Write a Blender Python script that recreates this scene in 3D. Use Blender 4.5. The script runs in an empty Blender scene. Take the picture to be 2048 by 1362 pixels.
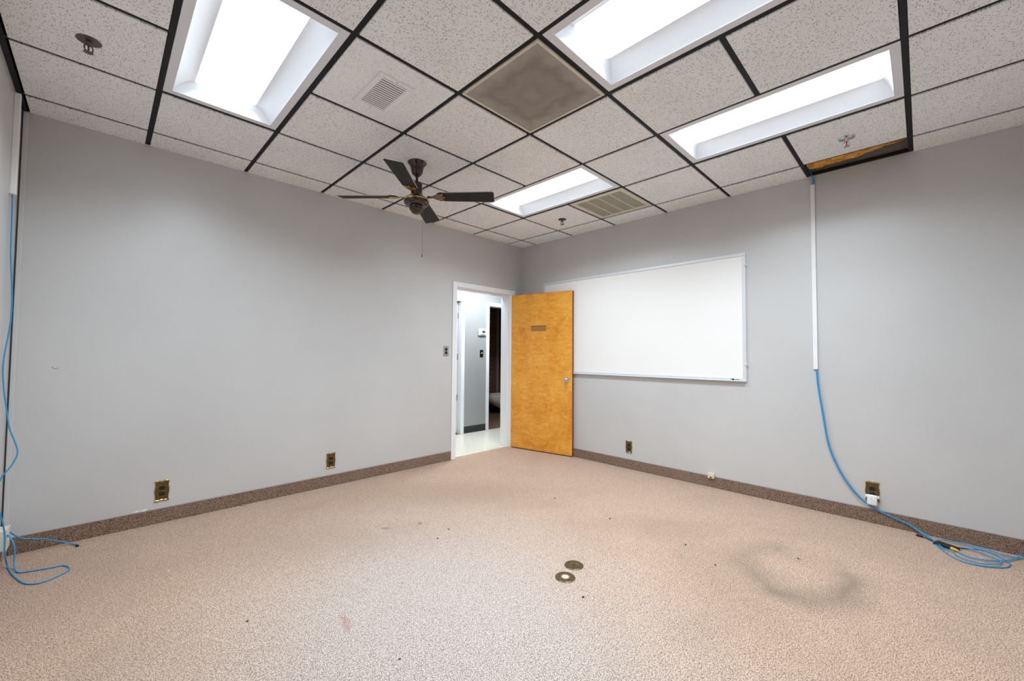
import bpy, bmesh, math, random
from mathutils import Vector, Matrix
random.seed(7)
PI = math.pi
SC = bpy.context.scene
COL = SC.collection

# ------------------------------------------------------------------ camera
cam_d = bpy.data.cameras.new('camera')
cam_d.sensor_width = 36.0
cam_d.lens = 14.4062
cam_d.clip_start = 0.02
cam = bpy.data.objects.new('camera', cam_d)
COL.objects.link(cam)
_R = Vector((0.70730775, -0.70686316, 0.00776043))
_U = Vector((-0.03032502, -0.01937252, 0.99935234))
_F = Vector((0.70625501, 0.70708499, 0.03513797))
cam.matrix_world = Matrix(((_R.x, _U.x, -_F.x, -4.1297), (_R.y, _U.y, -_F.y, -3.9424), (_R.z, _U.z, -_F.z, 1.237), (0, 0, 0, 1)))
SC.camera = cam

# ------------------------------------------------------------------ world, exposure
w = bpy.data.worlds.new('world'); SC.world = w; w.use_nodes = True
w.node_tree.nodes['Background'].inputs['Color'].default_value = (0.5, 0.5, 0.5, 1)
w.node_tree.nodes['Background'].inputs['Strength'].default_value = 0.0
SC.view_settings.view_transform = 'Standard'
SC.view_settings.look = 'None'
SC.view_settings.exposure = 0.07
SC.view_settings.gamma = 1.0
SC.view_settings.use_curve_mapping = False
LAMP_W = 24.0       # watts of each ceiling lamp
LAMP_SPREAD = 144    # degrees, cut-off of the recessed lamps
LENS = 3.2           # glow of the lamp lens itself
HALL_LAMP = 44.0     # emission of the hallway lamp
LAMP_COL = (0.87, 0.98, 1.07)

# ------------------------------------------------------------------ dimensions (metres)
XC = -4.53           # side wall with the blue cable
YD = -4.87           # rear wall behind the viewer
H = 2.737            # face of the ceiling tiles
HB = 2.744           # face of the black grid bars
DECK = 3.15
G = 0.6096
X0, Y0 = 0.2859, 0.2542
def gx(i): return -(X0 + G * i)
def gy(j): return -(Y0 + G * j)
XB = [0.0] + [gx(i) for i in range(7)] + [XC]       # cell k spans XB[k]..XB[k+1]; cell i -> k=i+1
YB = [0.0] + [gy(j) for j in range(8)] + [YD]

# ------------------------------------------------------------------ node material helpers
def lin(r, g, b):
    f = lambda c: ((c / 255.0 + 0.055) / 1.055) ** 2.4 if c > 10 else c / 255.0 / 12.92
    return (f(r), f(g), f(b), 1.0)

class NM:
    def __init__(s, name):
        s.m = bpy.data.materials.new(name); s.m.use_nodes = True
        s.t = s.m.node_tree; s.n = s.t.nodes; s.l = s.t.links
        s.b = s.n['Principled BSDF']
    def new(s, typ, **kw):
        n = s.n.new(typ)
        for k, v in kw.items():
            if k.startswith('i_'):
                n.inputs[k[2:].replace('_', ' ')].default_value = v
            else: setattr(n, k, v)
        return n
    def link(s, a, b): s.l.new(a, b)
    def set(s, **kw):
        for k, v in kw.items(): s.b.inputs[k.replace('_', ' ')].default_value = v
        return s
    def coord(s, which='Object', scale=(1, 1, 1), rot=(0, 0, 0), loc=(0, 0, 0)):
        c = s.new('ShaderNodeTexCoord'); mp = s.new('ShaderNodeMapping')
        mp.inputs['Scale'].default_value = scale; mp.inputs['Rotation'].default_value = rot; mp.inputs['Location'].default_value = loc
        s.link(c.outputs[which], mp.inputs['Vector']); return mp.outputs['Vector']
    def noise(s, vec, scale, detail=2.0, rough=0.5, dist=0.0):
        n = s.new('ShaderNodeTexNoise'); n.inputs['Scale'].default_value = scale
        n.inputs['Detail'].default_value = detail; n.inputs['Roughness'].default_value = rough; n.inputs['Distortion'].default_value = dist
        s.link(vec, n.inputs['Vector']); return n.outputs['Fac']
    def ramp(s, fac, stops, interp='LINEAR'):
        r = s.new('ShaderNodeValToRGB'); r.color_ramp.interpolation = interp
        e = r.color_ramp.elements
        while len(e) < len(stops): e.new(0.5)
        for k, (p, c) in enumerate(stops):
            e[k].position = p; e[k].color = c if len(c) == 4 else (*c, 1)
        s.link(fac, r.inputs['Fac']); return r.outputs['Color']
    def mix(s, fac, a, b, mode='MIX'):
        m = s.new('ShaderNodeMix', data_type='RGBA', blend_type=mode)
        for sock, v in ((m.inputs['Factor'], fac), (m.inputs['A'], a), (m.inputs['B'], b)):
            pass
        fi, ai, bi = m.inputs[0], m.inputs[6], m.inputs[7]
        for sock, v in ((fi, fac), (ai, a), (bi, b)):
            if hasattr(v, 'is_output') or hasattr(v, 'links'): s.link(v, sock)
            else: sock.default_value = v
        return m.outputs[2]
    def math(s, op, a, b=None, clamp=False):
        m = s.new('ShaderNodeMath', operation=op); m.use_clamp = clamp
        for k, v in enumerate((a, b)):
            if v is None: continue
            if hasattr(v, 'links'): s.link(v, m.inputs[k])
            else: m.inputs[k].default_value = v
        return m.outputs[0]
    def color(s, c): s.link(c, s.b.inputs['Base Color'])
    def bump(s, h, strength=0.2, dist=0.002):
        b = s.new('ShaderNodeBump'); b.inputs['Strength'].default_value = strength; b.inputs['Distance'].default_value = dist
        s.link(h, b.inputs['Height']); s.link(b.outputs['Normal'], s.b.inputs['Normal'])

def plain(name, rgb, rough=0.5, metal=0.0, spec=0.5, var=0.06, scale=40.0):
    """plain surface with a faint procedural mottling"""
    n = NM(name); n.set(Roughness=rough, Metallic=metal)
    n.b.inputs['Specular IOR Level'].default_value = spec
    c = lin(*rgb); v = n.coord()
    f = n.noise(v, scale, 3)
    n.color(n.ramp(f, [(0.3, tuple(x * (1 - var) for x in c[:3])), (0.7, tuple(min(1, x * (1 + var)) for x in c[:3]))]))
    return n.m

M = {}
def mat_wall(name, rgb, rough=0.34, weave=True):
    n = NM(name); n.set(Roughness=rough); n.b.inputs['Specular IOR Level'].default_value = 0.9
    c = lin(*rgb)[:3]; v = n.coord()
    big = n.noise(v, 1.3, 3)
    col = n.ramp(big, [(0.3, tuple(x * 0.955 for x in c)), (0.7, tuple(x * 1.035 for x in c))])
    vh = n.coord(scale=(60, 60, 520)); vv = n.coord(scale=(520, 520, 60))
    wv = n.math('ADD', n.noise(vh, 1.0, 2), n.noise(vv, 1.0, 2))
    col2 = n.mix(n.math('MULTIPLY', n.math('SUBTRACT', wv, 0.75, True), 0.35), col, (c[0] * .62, c[1] * .62, c[2] * .62, 1))
    n.color(col2)
    h = n.math('ADD', n.math('MULTIPLY', wv, 0.45), n.math('MULTIPLY', n.noise(v, 7, 3), 2.0))
    n.bump(h, 0.16, 0.004)
    return n.m
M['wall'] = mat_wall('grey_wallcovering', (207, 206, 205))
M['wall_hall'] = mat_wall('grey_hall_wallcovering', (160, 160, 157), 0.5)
M['plenum'] = plain('bare_board_above_ceiling', (158, 150, 142), 0.9, spec=0.1, var=0.2, scale=6)
M['deck'] = plain('roof_deck', (70, 66, 62), 0.9, spec=0.1)

# carpet ------------------------------------------------------------
def blob(n, vec, cx, cy, rx, ry, rot=0.0, soft=0.5):
    """soft elliptical mask 1 inside -> 0 outside"""
    mp = n.new('ShaderNodeMapping', vector_type='TEXTURE')
    mp.inputs['Location'].default_value = (cx, cy, 0); mp.inputs['Rotation'].default_value = (0, 0, rot)
    mp.inputs['Scale'].default_value = (rx, ry, 1000)
    n.link(vec, mp.inputs['Vector'])
    ln = n.new('ShaderNodeVectorMath', operation='LENGTH'); n.link(mp.outputs['Vector'], ln.inputs[0])
    mr = n.new('ShaderNodeMapRange', interpolation_type='SMOOTHSTEP'); mr.inputs['From Min'].default_value = 1 - soft; mr.inputs['From Max'].default_value = 1 + soft
    mr.inputs['To Min'].default_value = 1; mr.inputs['To Max'].default_value = 0
    n.link(ln.outputs['Value'], mr.inputs['Value']); return mr.outputs['Result'], ln.outputs['Value']

def mat_carpet(name, dark, lightc, stains_and_light):
    n = NM(name); n.set(Roughness=0.95); n.b.inputs['Specular IOR Level'].default_value = 0.08
    n.b.inputs['Sheen Weight'].default_value = 0.1
    v = n.coord(loc=(0, 0, 0.3137))
    f1 = n.noise(v, 230, 1, 0.7); f2 = n.noise(v, 150, 2, 0.6)
    f = n.math('ADD', n.math('MULTIPLY', f1, 0.8), n.math('MULTIPLY', f2, 0.2))
    mid = tuple((a + b) / 2 for a, b in zip(dark, lightc))
    col = n.ramp(f, [(0.40, dark), (0.48, tuple(x * .95 for x in mid)), (0.58, lightc)])
    soil = n.noise(v, 1.6, 4, 0.6, 0.4)
    col = n.mix(n.math('MULTIPLY', n.math('SUBTRACT', soil, 0.48, True), 1.3), col, lin(150, 128, 112))
    if stains_and_light:
        wob = n.noise(v, 3.5, 2)
        vm = n.new('ShaderNodeVectorMath', operation='MULTIPLY_ADD')
        comb = n.new('ShaderNodeCombineXYZ'); n.link(n.math('MULTIPLY', n.math('SUBTRACT', wob, 0.5), 0.28), comb.inputs[0]); n.link(n.math('MULTIPLY', n.math('SUBTRACT', wob, 0.5), -0.2), comb.inputs[1])
        ad = n.new('ShaderNodeVectorMath', operation='ADD'); n.link(v, ad.inputs[0]); n.link(comb.outputs[0], ad.inputs[1]); vw = ad.outputs[0]
        # worn ring of grime left by a mat
        _, d = blob(n, vw, -1.27, -3.40, 0.27, 0.25, 0.6)
        ringv = n.math('SUBTRACT', 1.0, n.math('MULTIPLY', n.math('ABSOLUTE', n.math('SUBTRACT', d, 1.0)), 1.5), True)
        ringv = n.math('MULTIPLY', n.math('POWER', ringv, 1.4), n.math('ADD', n.math('MULTIPLY', n.noise(v, 2.2, 2), 1.5), -0.30, True), True)
        col = n.mix(n.math('MULTIPLY', ringv, 0.95), col, lin(105, 92, 76))
        mk, _ = blob(n, vw, -3.05, -2.45, 0.80, 1.15, -0.35, 0.85)   # extra foreground light painted in as paler, greyer carpet
        lit_carpet = n.ramp(f, [(0.40, lin(134, 122, 115)), (0.48, lin(178, 166, 159)), (0.58, lin(222, 212, 204))])
        col = n.mix(n.math('MULTIPLY', mk, 0.85), col, lit_carpet)
        for (cx, cy, rx, ry, rot, soft, amt, cc) in [
            (-1.55, -3.10, 0.45, 0.25, 0.7, 0.9, 0.22, lin(120, 104, 88)),
            (-1.79, -1.02, 0.75, 0.30, -0.75, 0.9, 0.30, lin(130, 108, 90)),
            (-2.45, -1.32, 0.035, 0.02, -0.8, 0.6, 0.6, lin(110, 92, 78)),
            (-2.65, -1.24, 0.03, 0.016, -0.6, 0.6, 0.5, lin(110, 90, 76)),
            (-3.27, -2.07, 0.06, 0.025, 0.9, 0.7, 0.38, lin(160, 108, 92)),
            (-3.10, -1.15, 0.7, 0.28, -0.5, 0.9, 0.20, lin(140, 116, 100)),
            (-1.20, -2.60, 0.5, 0.16, -0.9, 0.9, 0.20, lin(135, 112, 95)),
            (-4.30, -0.75, 0.35, 0.5, 0, 0.9, 0.25, lin(140, 112, 96))]:
            mk, _ = blob(n, vw, cx, cy, rx, ry, rot, soft)
            col = n.mix(n.math('MULTIPLY', mk, amt), col, cc)
    n.color(col)
    n.bump(f, 0.05, 0.003)
    return n.m
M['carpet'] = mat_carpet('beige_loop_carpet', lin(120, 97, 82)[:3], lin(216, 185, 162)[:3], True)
M['carpet_base'] = mat_carpet('brown_carpet_base', lin(66, 50, 40)[:3], lin(166, 138, 120)[:3], False)
M['binding'] = plain('base_binding', (150, 134, 126), 0.8)

# ceiling tile -------------------------------------------------------
def mat_tile(name, rgb, pit=1.0):
    n = NM(name); n.set(Roughness=0.9); n.b.inputs['Specular IOR Level'].default_value = 0.15
    oi = n.new('ShaderNodeObjectInfo'); tc = n.new('ShaderNodeTexCoord')
    add = n.new('ShaderNodeVectorMath', operation='ADD'); n.link(tc.outputs['Object'], add.inputs[0])
    cx = n.new('ShaderNodeCombineXYZ'); n.link(n.math('MULTIPLY', oi.outputs['Random'], 37.0), cx.inputs[0]); n.link(n.math('MULTIPLY', oi.outputs['Random'], 61.0), cx.inputs[1])
    n.link(cx.outputs[0], add.inputs[1])
    rot = n.new('ShaderNodeVectorRotate', rotation_type='Z_AXIS'); n.link(add.outputs[0], rot.inputs['Vector'])
    n.link(n.math('MULTIPLY', n.math('GREATER_THAN', oi.outputs['Random'], 0.45), PI / 2), rot.inputs['Angle'])
    dn = n.new('ShaderNodeTexNoise'); dn.inputs['Scale'].default_value = 45; n.link(rot.outputs[0], dn.inputs['Vector'])
    wv = n.new('ShaderNodeVectorMath', operation='MULTIPLY_ADD'); n.link(dn.outputs['Color'], wv.inputs[0]); wv.inputs[1].default_value = (0.016, 0.016, 0); n.link(rot.outputs[0], wv.inputs[2])
    def pits(sx, sy, thr, keep):
        mp = n.new('ShaderNodeMapping'); mp.inputs['Scale'].default_value = (sx, sy, 1); n.link(wv.outputs[0], mp.inputs['Vector'])
        vo = n.new('ShaderNodeTexVoronoi', voronoi_dimensions='2D'); vo.inputs['Scale'].default_value = 1.0; n.link(mp.outputs[0], vo.inputs['Vector'])
        sep = n.new('ShaderNodeSeparateColor'); n.link(vo.outputs['Color'], sep.inputs[0])
        near = n.math('LESS_THAN', vo.outputs['Distance'], n.math('MULTIPLY', sep.outputs[0], thr))
        return n.math('MULTIPLY', near, n.math('LESS_THAN', sep.outputs[1], keep))
    p = n.math('MAXIMUM', n.math('MAXIMUM', pits(62, 140, 0.34, 0.5), pits(190, 210, 0.36, 0.25)), pits(90, 100, 0.30, 0.35))
    c = lin(*rgb)[:3]
    big = n.noise(add.outputs[0], 3.0, 3)
    base = n.ramp(big, [(0.3, tuple(x * 0.95 for x in c)), (0.7, tuple(min(1, x * 1.03) for x in c))])
    tint = n.math('MULTIPLY', oi.outputs['Random'], 0.35 if pit > .5 else 0.0)
    base = n.mix(tint, base, (c[0] * 0.97, c[1] * 0.93, c[2] * 0.87, 1))
    n.color(n.mix(n.math('MULTIPLY', p, pit), base, (c[0] * .22, c[1] * .20, c[2] * .18, 1)))
    n.bump(n.math('SUBTRACT', 1.0, p), 0.25, 0.003)
    return n.m
M['tile'] = mat_tile('fissured_ceiling_tile', (249, 250, 251), 0.66)
M['tile_white'] = mat_tile('newer_white_ceiling_tile', (250, 253, 255), 0.40)
M['grid'] = plain('black_grid_metal', (20, 20, 22), 0.55, spec=0.3)

# generic ------------------------------------------------------------
M['white_paint'] = plain('white_gloss_paint', (244, 244, 246), 0.32, var=0.02)
M['lamp_frame'] = plain('lamp_white_enamel', (232, 233, 238), 0.4, var=0.01)
M['lamp_reflector'] = plain('lamp_reflector_enamel', (240, 243, 248), 0.5, var=0.01)
M['steel'] = plain('brushed_steel', (178, 174, 166), 0.35, 1.0)
M['chrome'] = plain('chrome', (215, 215, 215), 0.12, 1.0, var=0.01)
M['brass'] = plain('aged_brass', (168, 146, 92), 0.3, 1.0, var=0.15, scale=120)
M['brass_dark'] = plain('dark_brass_field', (112, 98, 70), 0.42, 0.9, var=0.15, scale=80)
M['gold'] = plain('gold_trim', (228, 184, 106), 0.25, 1.0)
M['black'] = plain('black_plastic', (18, 17, 17), 0.35)
M['bronze'] = plain('dark_bronze_enamel', (50, 27, 21), 0.16, 0.0, 0.7)
M['bronze_mid'] = plain('brown_bronze_enamel', (64, 47, 32), 0.18, 0.3, 0.7)
M['sprinkler'] = plain('tarnished_bronze', (112, 100, 94), 0.38, 0.9)
M['red_glass'] = plain('red_bulb', (200, 30, 36), 0.15)
M['ivory'] = plain('ivory_plastic', (226, 214, 184), 0.45)
M['beige_plate'] = plain('off_white_plastic', (226, 220, 208), 0.45)
M['white_plastic'] = plain('white_plastic', (240, 240, 240), 0.35, var=0.02)
M['cable'] = plain('blue_cable_jacket', (52, 152, 206), 0.4, var=0.05)
M['cable_dark'] = plain('green_plug', (14, 44, 42), 0.3)
M['yellow'] = plain('yellow_plug', (236, 184, 40), 0.4)
M['board'] = plain('whiteboard_enamel', (246, 244, 241), 0.22, var=0.008, scale=2)
M['alu'] = plain('light_aluminium', (226, 229, 232), 0.38, 0.25, var=0.02)
M['grey_screen'] = plain('grey_screen', (70, 78, 80), 0.3)
M['cream_metal'] = plain('cream_enamel', (220, 214, 196), 0.45, var=0.05)
M['register'] = plain('register_white_enamel', (246, 248, 248), 0.4, var=0.03)
M['olive'] = plain('grimy_louver_enamel', (196, 192, 174), 0.5, var=0.12)
M['duct'] = plain('dark_duct', (50, 50, 46), 0.8)
M['rubber'] = plain('black_vinyl_base', (48, 48, 47), 0.45)
M['toilet'] = plain('vitreous_china', (226, 216, 200), 0.12, var=0.02)
M['bath_wall'] = plain('bathroom_paint', (92, 74, 62), 0.6)
M['pale_post'] = plain('post_paint', (150, 132, 120), 0.5)

def mat_vinyl():
    n = NM('cream_vinyl_floor'); n.set(Roughness=0.22)
    v = n.coord(); f = n.noise(v, 30, 4, 0.65); g = n.noise(v, 2.0, 2)
    c = n.ramp(f, [(0.35, lin(228, 220, 202)), (0.5, lin(236, 229, 212)), (0.7, lin(244, 239, 226))])
    n.color(n.mix(n.math('MULTIPLY', g, 0.25), c, lin(210, 200, 178))); return n.m
M['vinyl'] = mat_vinyl()

def mat_bath_floor():
    n = NM('brown_bathroom_floor'); n.set(Roughness=0.35)
    v = n.coord(); f = n.noise(v, 14, 3)
    n.color(n.ramp(f, [(0.35, lin(96, 70, 52)), (0.65, lin(140, 108, 84))])); return n.m
M['bath_floor'] = mat_bath_floor()

def mat_door():
    n = NM('figured_birch_veneer'); n.set(Roughness=0.34); n.b.inputs['Specular IOR Level'].default_value = 0.4
    tc = n.new('ShaderNodeTexCoord'); sp = n.new('ShaderNodeSeparateXYZ'); n.link(tc.outputs['Object'], sp.inputs[0])
    fold = n.math('ABSOLUTE', n.math('SUBTRACT', sp.outputs[0], 0.43))      # leaves mirrored at the centre seam
    cb = n.new('ShaderNodeCombineXYZ'); n.link(fold, cb.inputs[0]); n.link(sp.outputs[1], cb.inputs[1]); n.link(sp.outputs[2], cb.inputs[2])
    side = n.math('GREATER_THAN', sp.outputs[0], 0.43); n.link(n.math('ADD', sp.outputs[1], n.math('MULTIPLY', side, 0.03)), cb.inputs[1])
    v = cb.outputs[0]
    warp = n.noise(v, 3.0, 3)
    mpf = n.new('ShaderNodeMapping'); mpf.inputs['Scale'].default_value = (11, 9, 30); mpf.inputs['Rotation'].default_value = (0, 0.3, 0); n.link(v, mpf.inputs['Vector'])
    flame = n.noise(mpf.outputs[0], 1.0, 4, 0.6, 1.2)
    vg = n.coord(scale=(160, 160, 5)); grain = n.noise(vg, 1.0, 3)
    f = n.math('ADD', n.math('MULTIPLY', flame, 0.47), n.math('ADD', n.math('MULTIPLY', warp, 0.38), n.math('MULTIPLY', grain, 0.15)))
    c = n.ramp(f, [(0.34, lin(206, 124, 36)), (0.45, lin(230, 153, 54)), (0.55, lin(241, 171, 68)), (0.68, lin(251, 196, 98))])
    n.color(c); n.bump(grain, 0.05, 0.001); return n.m
M['door'] = mat_door()
M['door_edge'] = plain('door_edge_wood', (150, 84, 28), 0.45, var=0.15)
M['door_plate'] = plain('brown_name_plate', (172, 126, 66), 0.3, 0.35, var=0.05)

def mat_blade():
    n = NM('dark_oak_blade'); n.set(Roughness=0.5); n.b.inputs['Specular IOR Level'].default_value = 0.2
    v = n.coord(scale=(5, 70, 70)); f = n.noise(v, 1.0, 4, 0.6, 0.8)
    n.color(n.ramp(f, [(0.38, lin(14, 11, 10)), (0.55, lin(36, 30, 27)), (0.7, lin(58, 50, 46))])); n.bump(f, 0.1, 0.001); return n.m
M['blade'] = mat_blade()
M['blade_edge'] = plain('blade_edge_band', (185, 180, 176), 0.4)

def mat_insul():
    n = NM('amber_glass_wool'); n.set(Roughness=1.0); n.b.inputs['Specular IOR Level'].default_value = 0.0
    v = n.coord(scale=(1, 1, 1)); f = n.noise(v, 16, 5, 0.7, 1.0)
    n.color(n.ramp(f, [(0.3, lin(150, 96, 36)), (0.5, lin(226, 164, 80)), (0.7, lin(248, 204, 128))])); n.bump(n.noise(v, 60, 3), 0.8, 0.01); return n.m
M['insul'] = mat_insul()
M['insul_paper'] = plain('insulation_facing', (120, 112, 104), 0.8, var=0.2, scale=10)

def mat_planks():
    n = NM('dark_bathroom_boards'); n.set(Roughness=0.5)
    v = n.coord(scale=(6, 60, 60)); f = n.noise(v, 1.0, 3)
    n.color(n.ramp(f, [(0.35, lin(98, 66, 50)), (0.65, lin(140, 100, 78))])); return n.m
M['plank'] = mat_planks()

def mat_perf():
    """perforated sheet metal with a square pattern of dust"""
    n = NM('dusty_perforated_metal'); n.set(Roughness=0.55)
    tc = n.new('ShaderNodeTexCoord'); sep = n.new('ShaderNodeSeparateXYZ'); n.link(tc.outputs['Object'], sep.inputs[0])
    k = 2 * PI / 0.0075
    sx = n.math('SINE', n.math('MULTIPLY', sep.outputs[0], k)); sy = n.math('SINE', n.math('MULTIPLY', sep.outputs[1], k))
    hole = n.math('GREATER_THAN', n.math('ADD', sx, sy), 0.35)
    ax = n.math('ABSOLUTE', sep.outputs[0]); ay = n.math('ABSOLUTE', sep.outputs[1])
    sq = n.math('MAXIMUM', ax, ay)
    v = n.coord(); wob = n.noise(v, 9, 3)
    sqw = n.math('ADD', sq, n.math('MULTIPLY', n.math('SUBTRACT', wob, 0.5), 0.20))
    dust = n.ramp(n.math('MULTIPLY', sqw, 3.3), [(0.05, (.50, .50, .50)), (0.22, (.70, .70, .70)), (0.42, (.58, .58, .58)), (0.58, (.80, .80, .80)), (0.80, (.38, .38, .38)), (1.0, (.22, .22, .22))])
    col = n.mix(dust, lin(214, 207, 196), lin(136, 126, 118))
    n.color(n.mix(hole, col, lin(84, 77, 72))); return n.m
M['perf'] = mat_perf()

def mat_lens(name, strength):
    n = NM(name); n.set(Roughness=0.4)
    n.b.inputs['Base Color'].default_value = (0.9, 0.9, 0.9, 1)
    n.b.inputs['Emission Color'].default_value = (*LAMP_COL, 1)
    n.b.inputs['Emission Strength'].default_value = strength
    return n.m
M['lens'] = mat_lens('glowing_lamp_lens', LENS)
M['lens_hall'] = mat_lens('glowing_hall_lens', HALL_LAMP)

# ------------------------------------------------------------------ mesh helpers
def box(bm, x0, x1, y0, y1, z0, z1, bev=0.0, seg=1):
    x0, x1 = min(x0, x1), max(x0, x1); y0, y1 = min(y0, y1), max(y0, y1); z0, z1 = min(z0, z1), max(z0, z1)
    vs = [bm.verts.new((x, y, z)) for z in (z0, z1) for y in (y0, y1) for x in (x0, x1)]
    fs = [bm.faces.new([vs[i] for i in q]) for q in ((0, 2, 3, 1), (4, 5, 7, 6), (0, 1, 5, 4), (2, 6, 7, 3), (0, 4, 6, 2), (1, 3, 7, 5))]
    if bev > 0:
        es = list({e for f in fs for e in f.edges})
        bmesh.ops.bevel(bm, geom=es, offset=bev, segments=seg, affect='EDGES', profile=0.5)

def bmbox(*a, **k):
    bm = bmesh.new(); box(bm, *a, **k); return bm

def lathe(bm, prof, seg=32, org=(0, 0, 0), axis='Z'):
    """revolve (r, h) pairs"""
    def P(r, a, h):
        if axis == 'Z': p = (r * math.cos(a), r * math.sin(a), h)
        elif axis == 'X': p = (h, r * math.cos(a), r * math.sin(a))
        else: p = (r * math.sin(a), h, r * math.cos(a))
        return (p[0] + org[0], p[1] + org[1], p[2] + org[2])
    rings = []
    for r, h in prof:
        if r < 1e-6: rings.append([bm.verts.new(P(0, 0, h))])
        else: rings.append([bm.verts.new(P(r, 2 * PI * k / seg, h)) for k in range(seg)])
    for a, b in zip(rings, rings[1:]):
        for k in range(seg):
            k2 = (k + 1) % seg
            if len(a) == 1 and len(b) == 1: continue
            if len(a) == 1: bm.faces.new((a[0], b[k2], b[k]))
            elif len(b) == 1: bm.faces.new((a[k], a[k2], b[0]))
            else: bm.faces.new((a[k], a[k2], b[k2], b[k]))
    bmesh.ops.recalc_face_normals(bm, faces=bm.faces[:])

def crom(pts, n=8):
    P = [Vector(p) for p in pts]; P = [P[0] * 2 - P[1]] + P + [P[-1] * 2 - P[-2]]
    out = []
    for k in range(1, len(P) - 2):
        a, b, c, d = P[k - 1:k + 3]
        for s in range(n):
            t = s / n
            out.append(0.5 * ((2 * b) + (c - a) * t + (2 * a - 5 * b + 4 * c - d) * t * t + (3 * b - a - 3 * c + d) * t ** 3))
    out.append(P[-2]); return out

def tube(bm, pts, r, seg=8, smooth=8, closed_caps=True):
    pts = crom(pts, smooth) if smooth else [Vector(p) for p in pts]
    rings = []; up = Vector((0.13, 0.37, 0.92)).normalized()
    for k, p in enumerate(pts):
        d = (pts[min(k + 1, len(pts) - 1)] - pts[max(k - 1, 0)]).normalized()
        s = d.cross(up)
        if s.length < 1e-3: s = d.cross(Vector((1, 0, 0)))
        s.normalize(); u = s.cross(d).normalized(); up = u
        rr = r[k] if isinstance(r, list) else r
        rings.append([bm.verts.new(p + (s * math.cos(2 * PI * q / seg) + u * math.sin(2 * PI * q / seg)) * rr) for q in range(seg)])
    for a, b in zip(rings, rings[1:]):
        for q in range(seg): bm.faces.new((a[q], a[(q + 1) % seg], b[(q + 1) % seg], b[q]))
    if closed_caps:
        bm.faces.new(rings[0][::-1]); bm.faces.new(rings[-1])
    bmesh.ops.recalc_face_normals(bm, faces=bm.faces[:])

def prism(bm, poly, y0, y1):
    """extrude an (x, z) outline from y0 to y1"""
    a = [bm.verts.new((x, y0, z)) for x, z in poly]; b = [bm.verts.new((x, y1, z)) for x, z in poly]
    bm.faces.new(a); bm.faces.new(b[::-1])
    for k in range(len(poly)):
        k2 = (k + 1) % len(poly); bm.faces.new((a[k], b[k], b[k2], a[k2]))
    bmesh.ops.recalc_face_normals(bm, faces=bm.faces[:])

def mesh_of(bm, name, mat, smooth=False, ang=40):
    me = bpy.data.meshes.new(name); bm.to_mesh(me); bm.free(); me.materials.append(M[mat])
    if smooth:
        for p in me.polygons: p.use_smooth = True
        try: me.set_sharp_from_angle(angle=math.radians(ang))
        except Exception: pass
    return me
def obj(name, bm, mat, parent=None, smooth=False, loc=None, rot=None, label=None, ang=40):
    me = bm if isinstance(bm, bpy.types.Mesh) else mesh_of(bm, name, mat, smooth, ang)
    o = bpy.data.objects.new(name, me); COL.objects.link(o)
    if parent: o.parent = parent
    if loc: o.location = loc
    if rot: o.rotation_euler = rot
    if label: o['label'] = label
    return o
def tag(o, label, cat, group=None, kind=None):
    o['label'] = label; o['category'] = cat
    if group: o['group'] = group
    if kind: o['kind'] = kind
    return o
def thing(name, label, cat, loc=(0, 0, 0), rot=(0, 0, 0), group=None, kind=None):
    o = bpy.data.objects.new(name, None); COL.objects.link(o); o.location = loc; o.rotation_euler = rot
    o.empty_display_size = 0.05
    return tag(o, label, cat, group, kind)

# =================================================================== STRUCTURE
T = 0.185  # thickness of the wall with the doorway
DX0, DX1, DZ = -1.135, -0.215, 2.045  # clear doorway
# floor
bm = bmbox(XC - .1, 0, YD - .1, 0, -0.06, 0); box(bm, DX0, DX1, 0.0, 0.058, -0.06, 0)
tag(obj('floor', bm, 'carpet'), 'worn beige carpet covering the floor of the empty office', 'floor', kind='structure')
bm = bmbox(-3.0, 2.17, 0.058, 1.16, -0.06, -0.002)
tag(obj('floor_hall', bm, 'vinyl'), 'shiny cream vinyl floor of the hallway beyond the doorway', 'floor', kind='structure')
bm = bmbox(-3.0, 2.3, 1.16, 3.0, -0.06, -0.003)
tag(obj('floor_bathroom', bm, 'bath_floor'), 'brown floor of the dark bathroom under the toilet', 'floor', kind='structure')
# wall with the doorway (left in view)
bm = bmbox(XC - .12, DX0 - .02, 0, T, 0, DECK); box(bm, DX1 + .02, 0.12, 0, T, 0, DECK); box(bm, DX0 - .02, DX1 + .02, 0, T, DZ + .02, DECK)
WL = tag(obj('wall_left', bm, 'wall'), 'long grey wall with the open doorway and brass outlets', 'wall', kind='structure')
# right wall, lower part papered, upper part bare board above the ceiling
bm = bmbox(0, 0.12, YD - .12, 0.0, 0, 2.75)
WR = tag(obj('wall_right', bm, 'wall'), 'grey wall carrying the whiteboard and the vertical cable cover', 'wall', kind='structure')
obj('upper_board', bmbox(0, 0.12, YD - .12, 0.0, 2.75, DECK), 'plenum', WR, label='bare board above the ceiling seen through the gap')
bm = bmbox(XC - .12, XC, YD - .12, 0, 0, DECK)
tag(obj('wall_side', bm, 'wall'), 'grey wall at the far left edge with the hanging blue cable', 'wall', kind='structure')
bm = bmbox(XC, 0.0, YD - .12, YD, 0, DECK)
tag(obj('wall_rear', bm, 'wall'), 'grey wall behind the viewer', 'wall', kind='structure')

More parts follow.
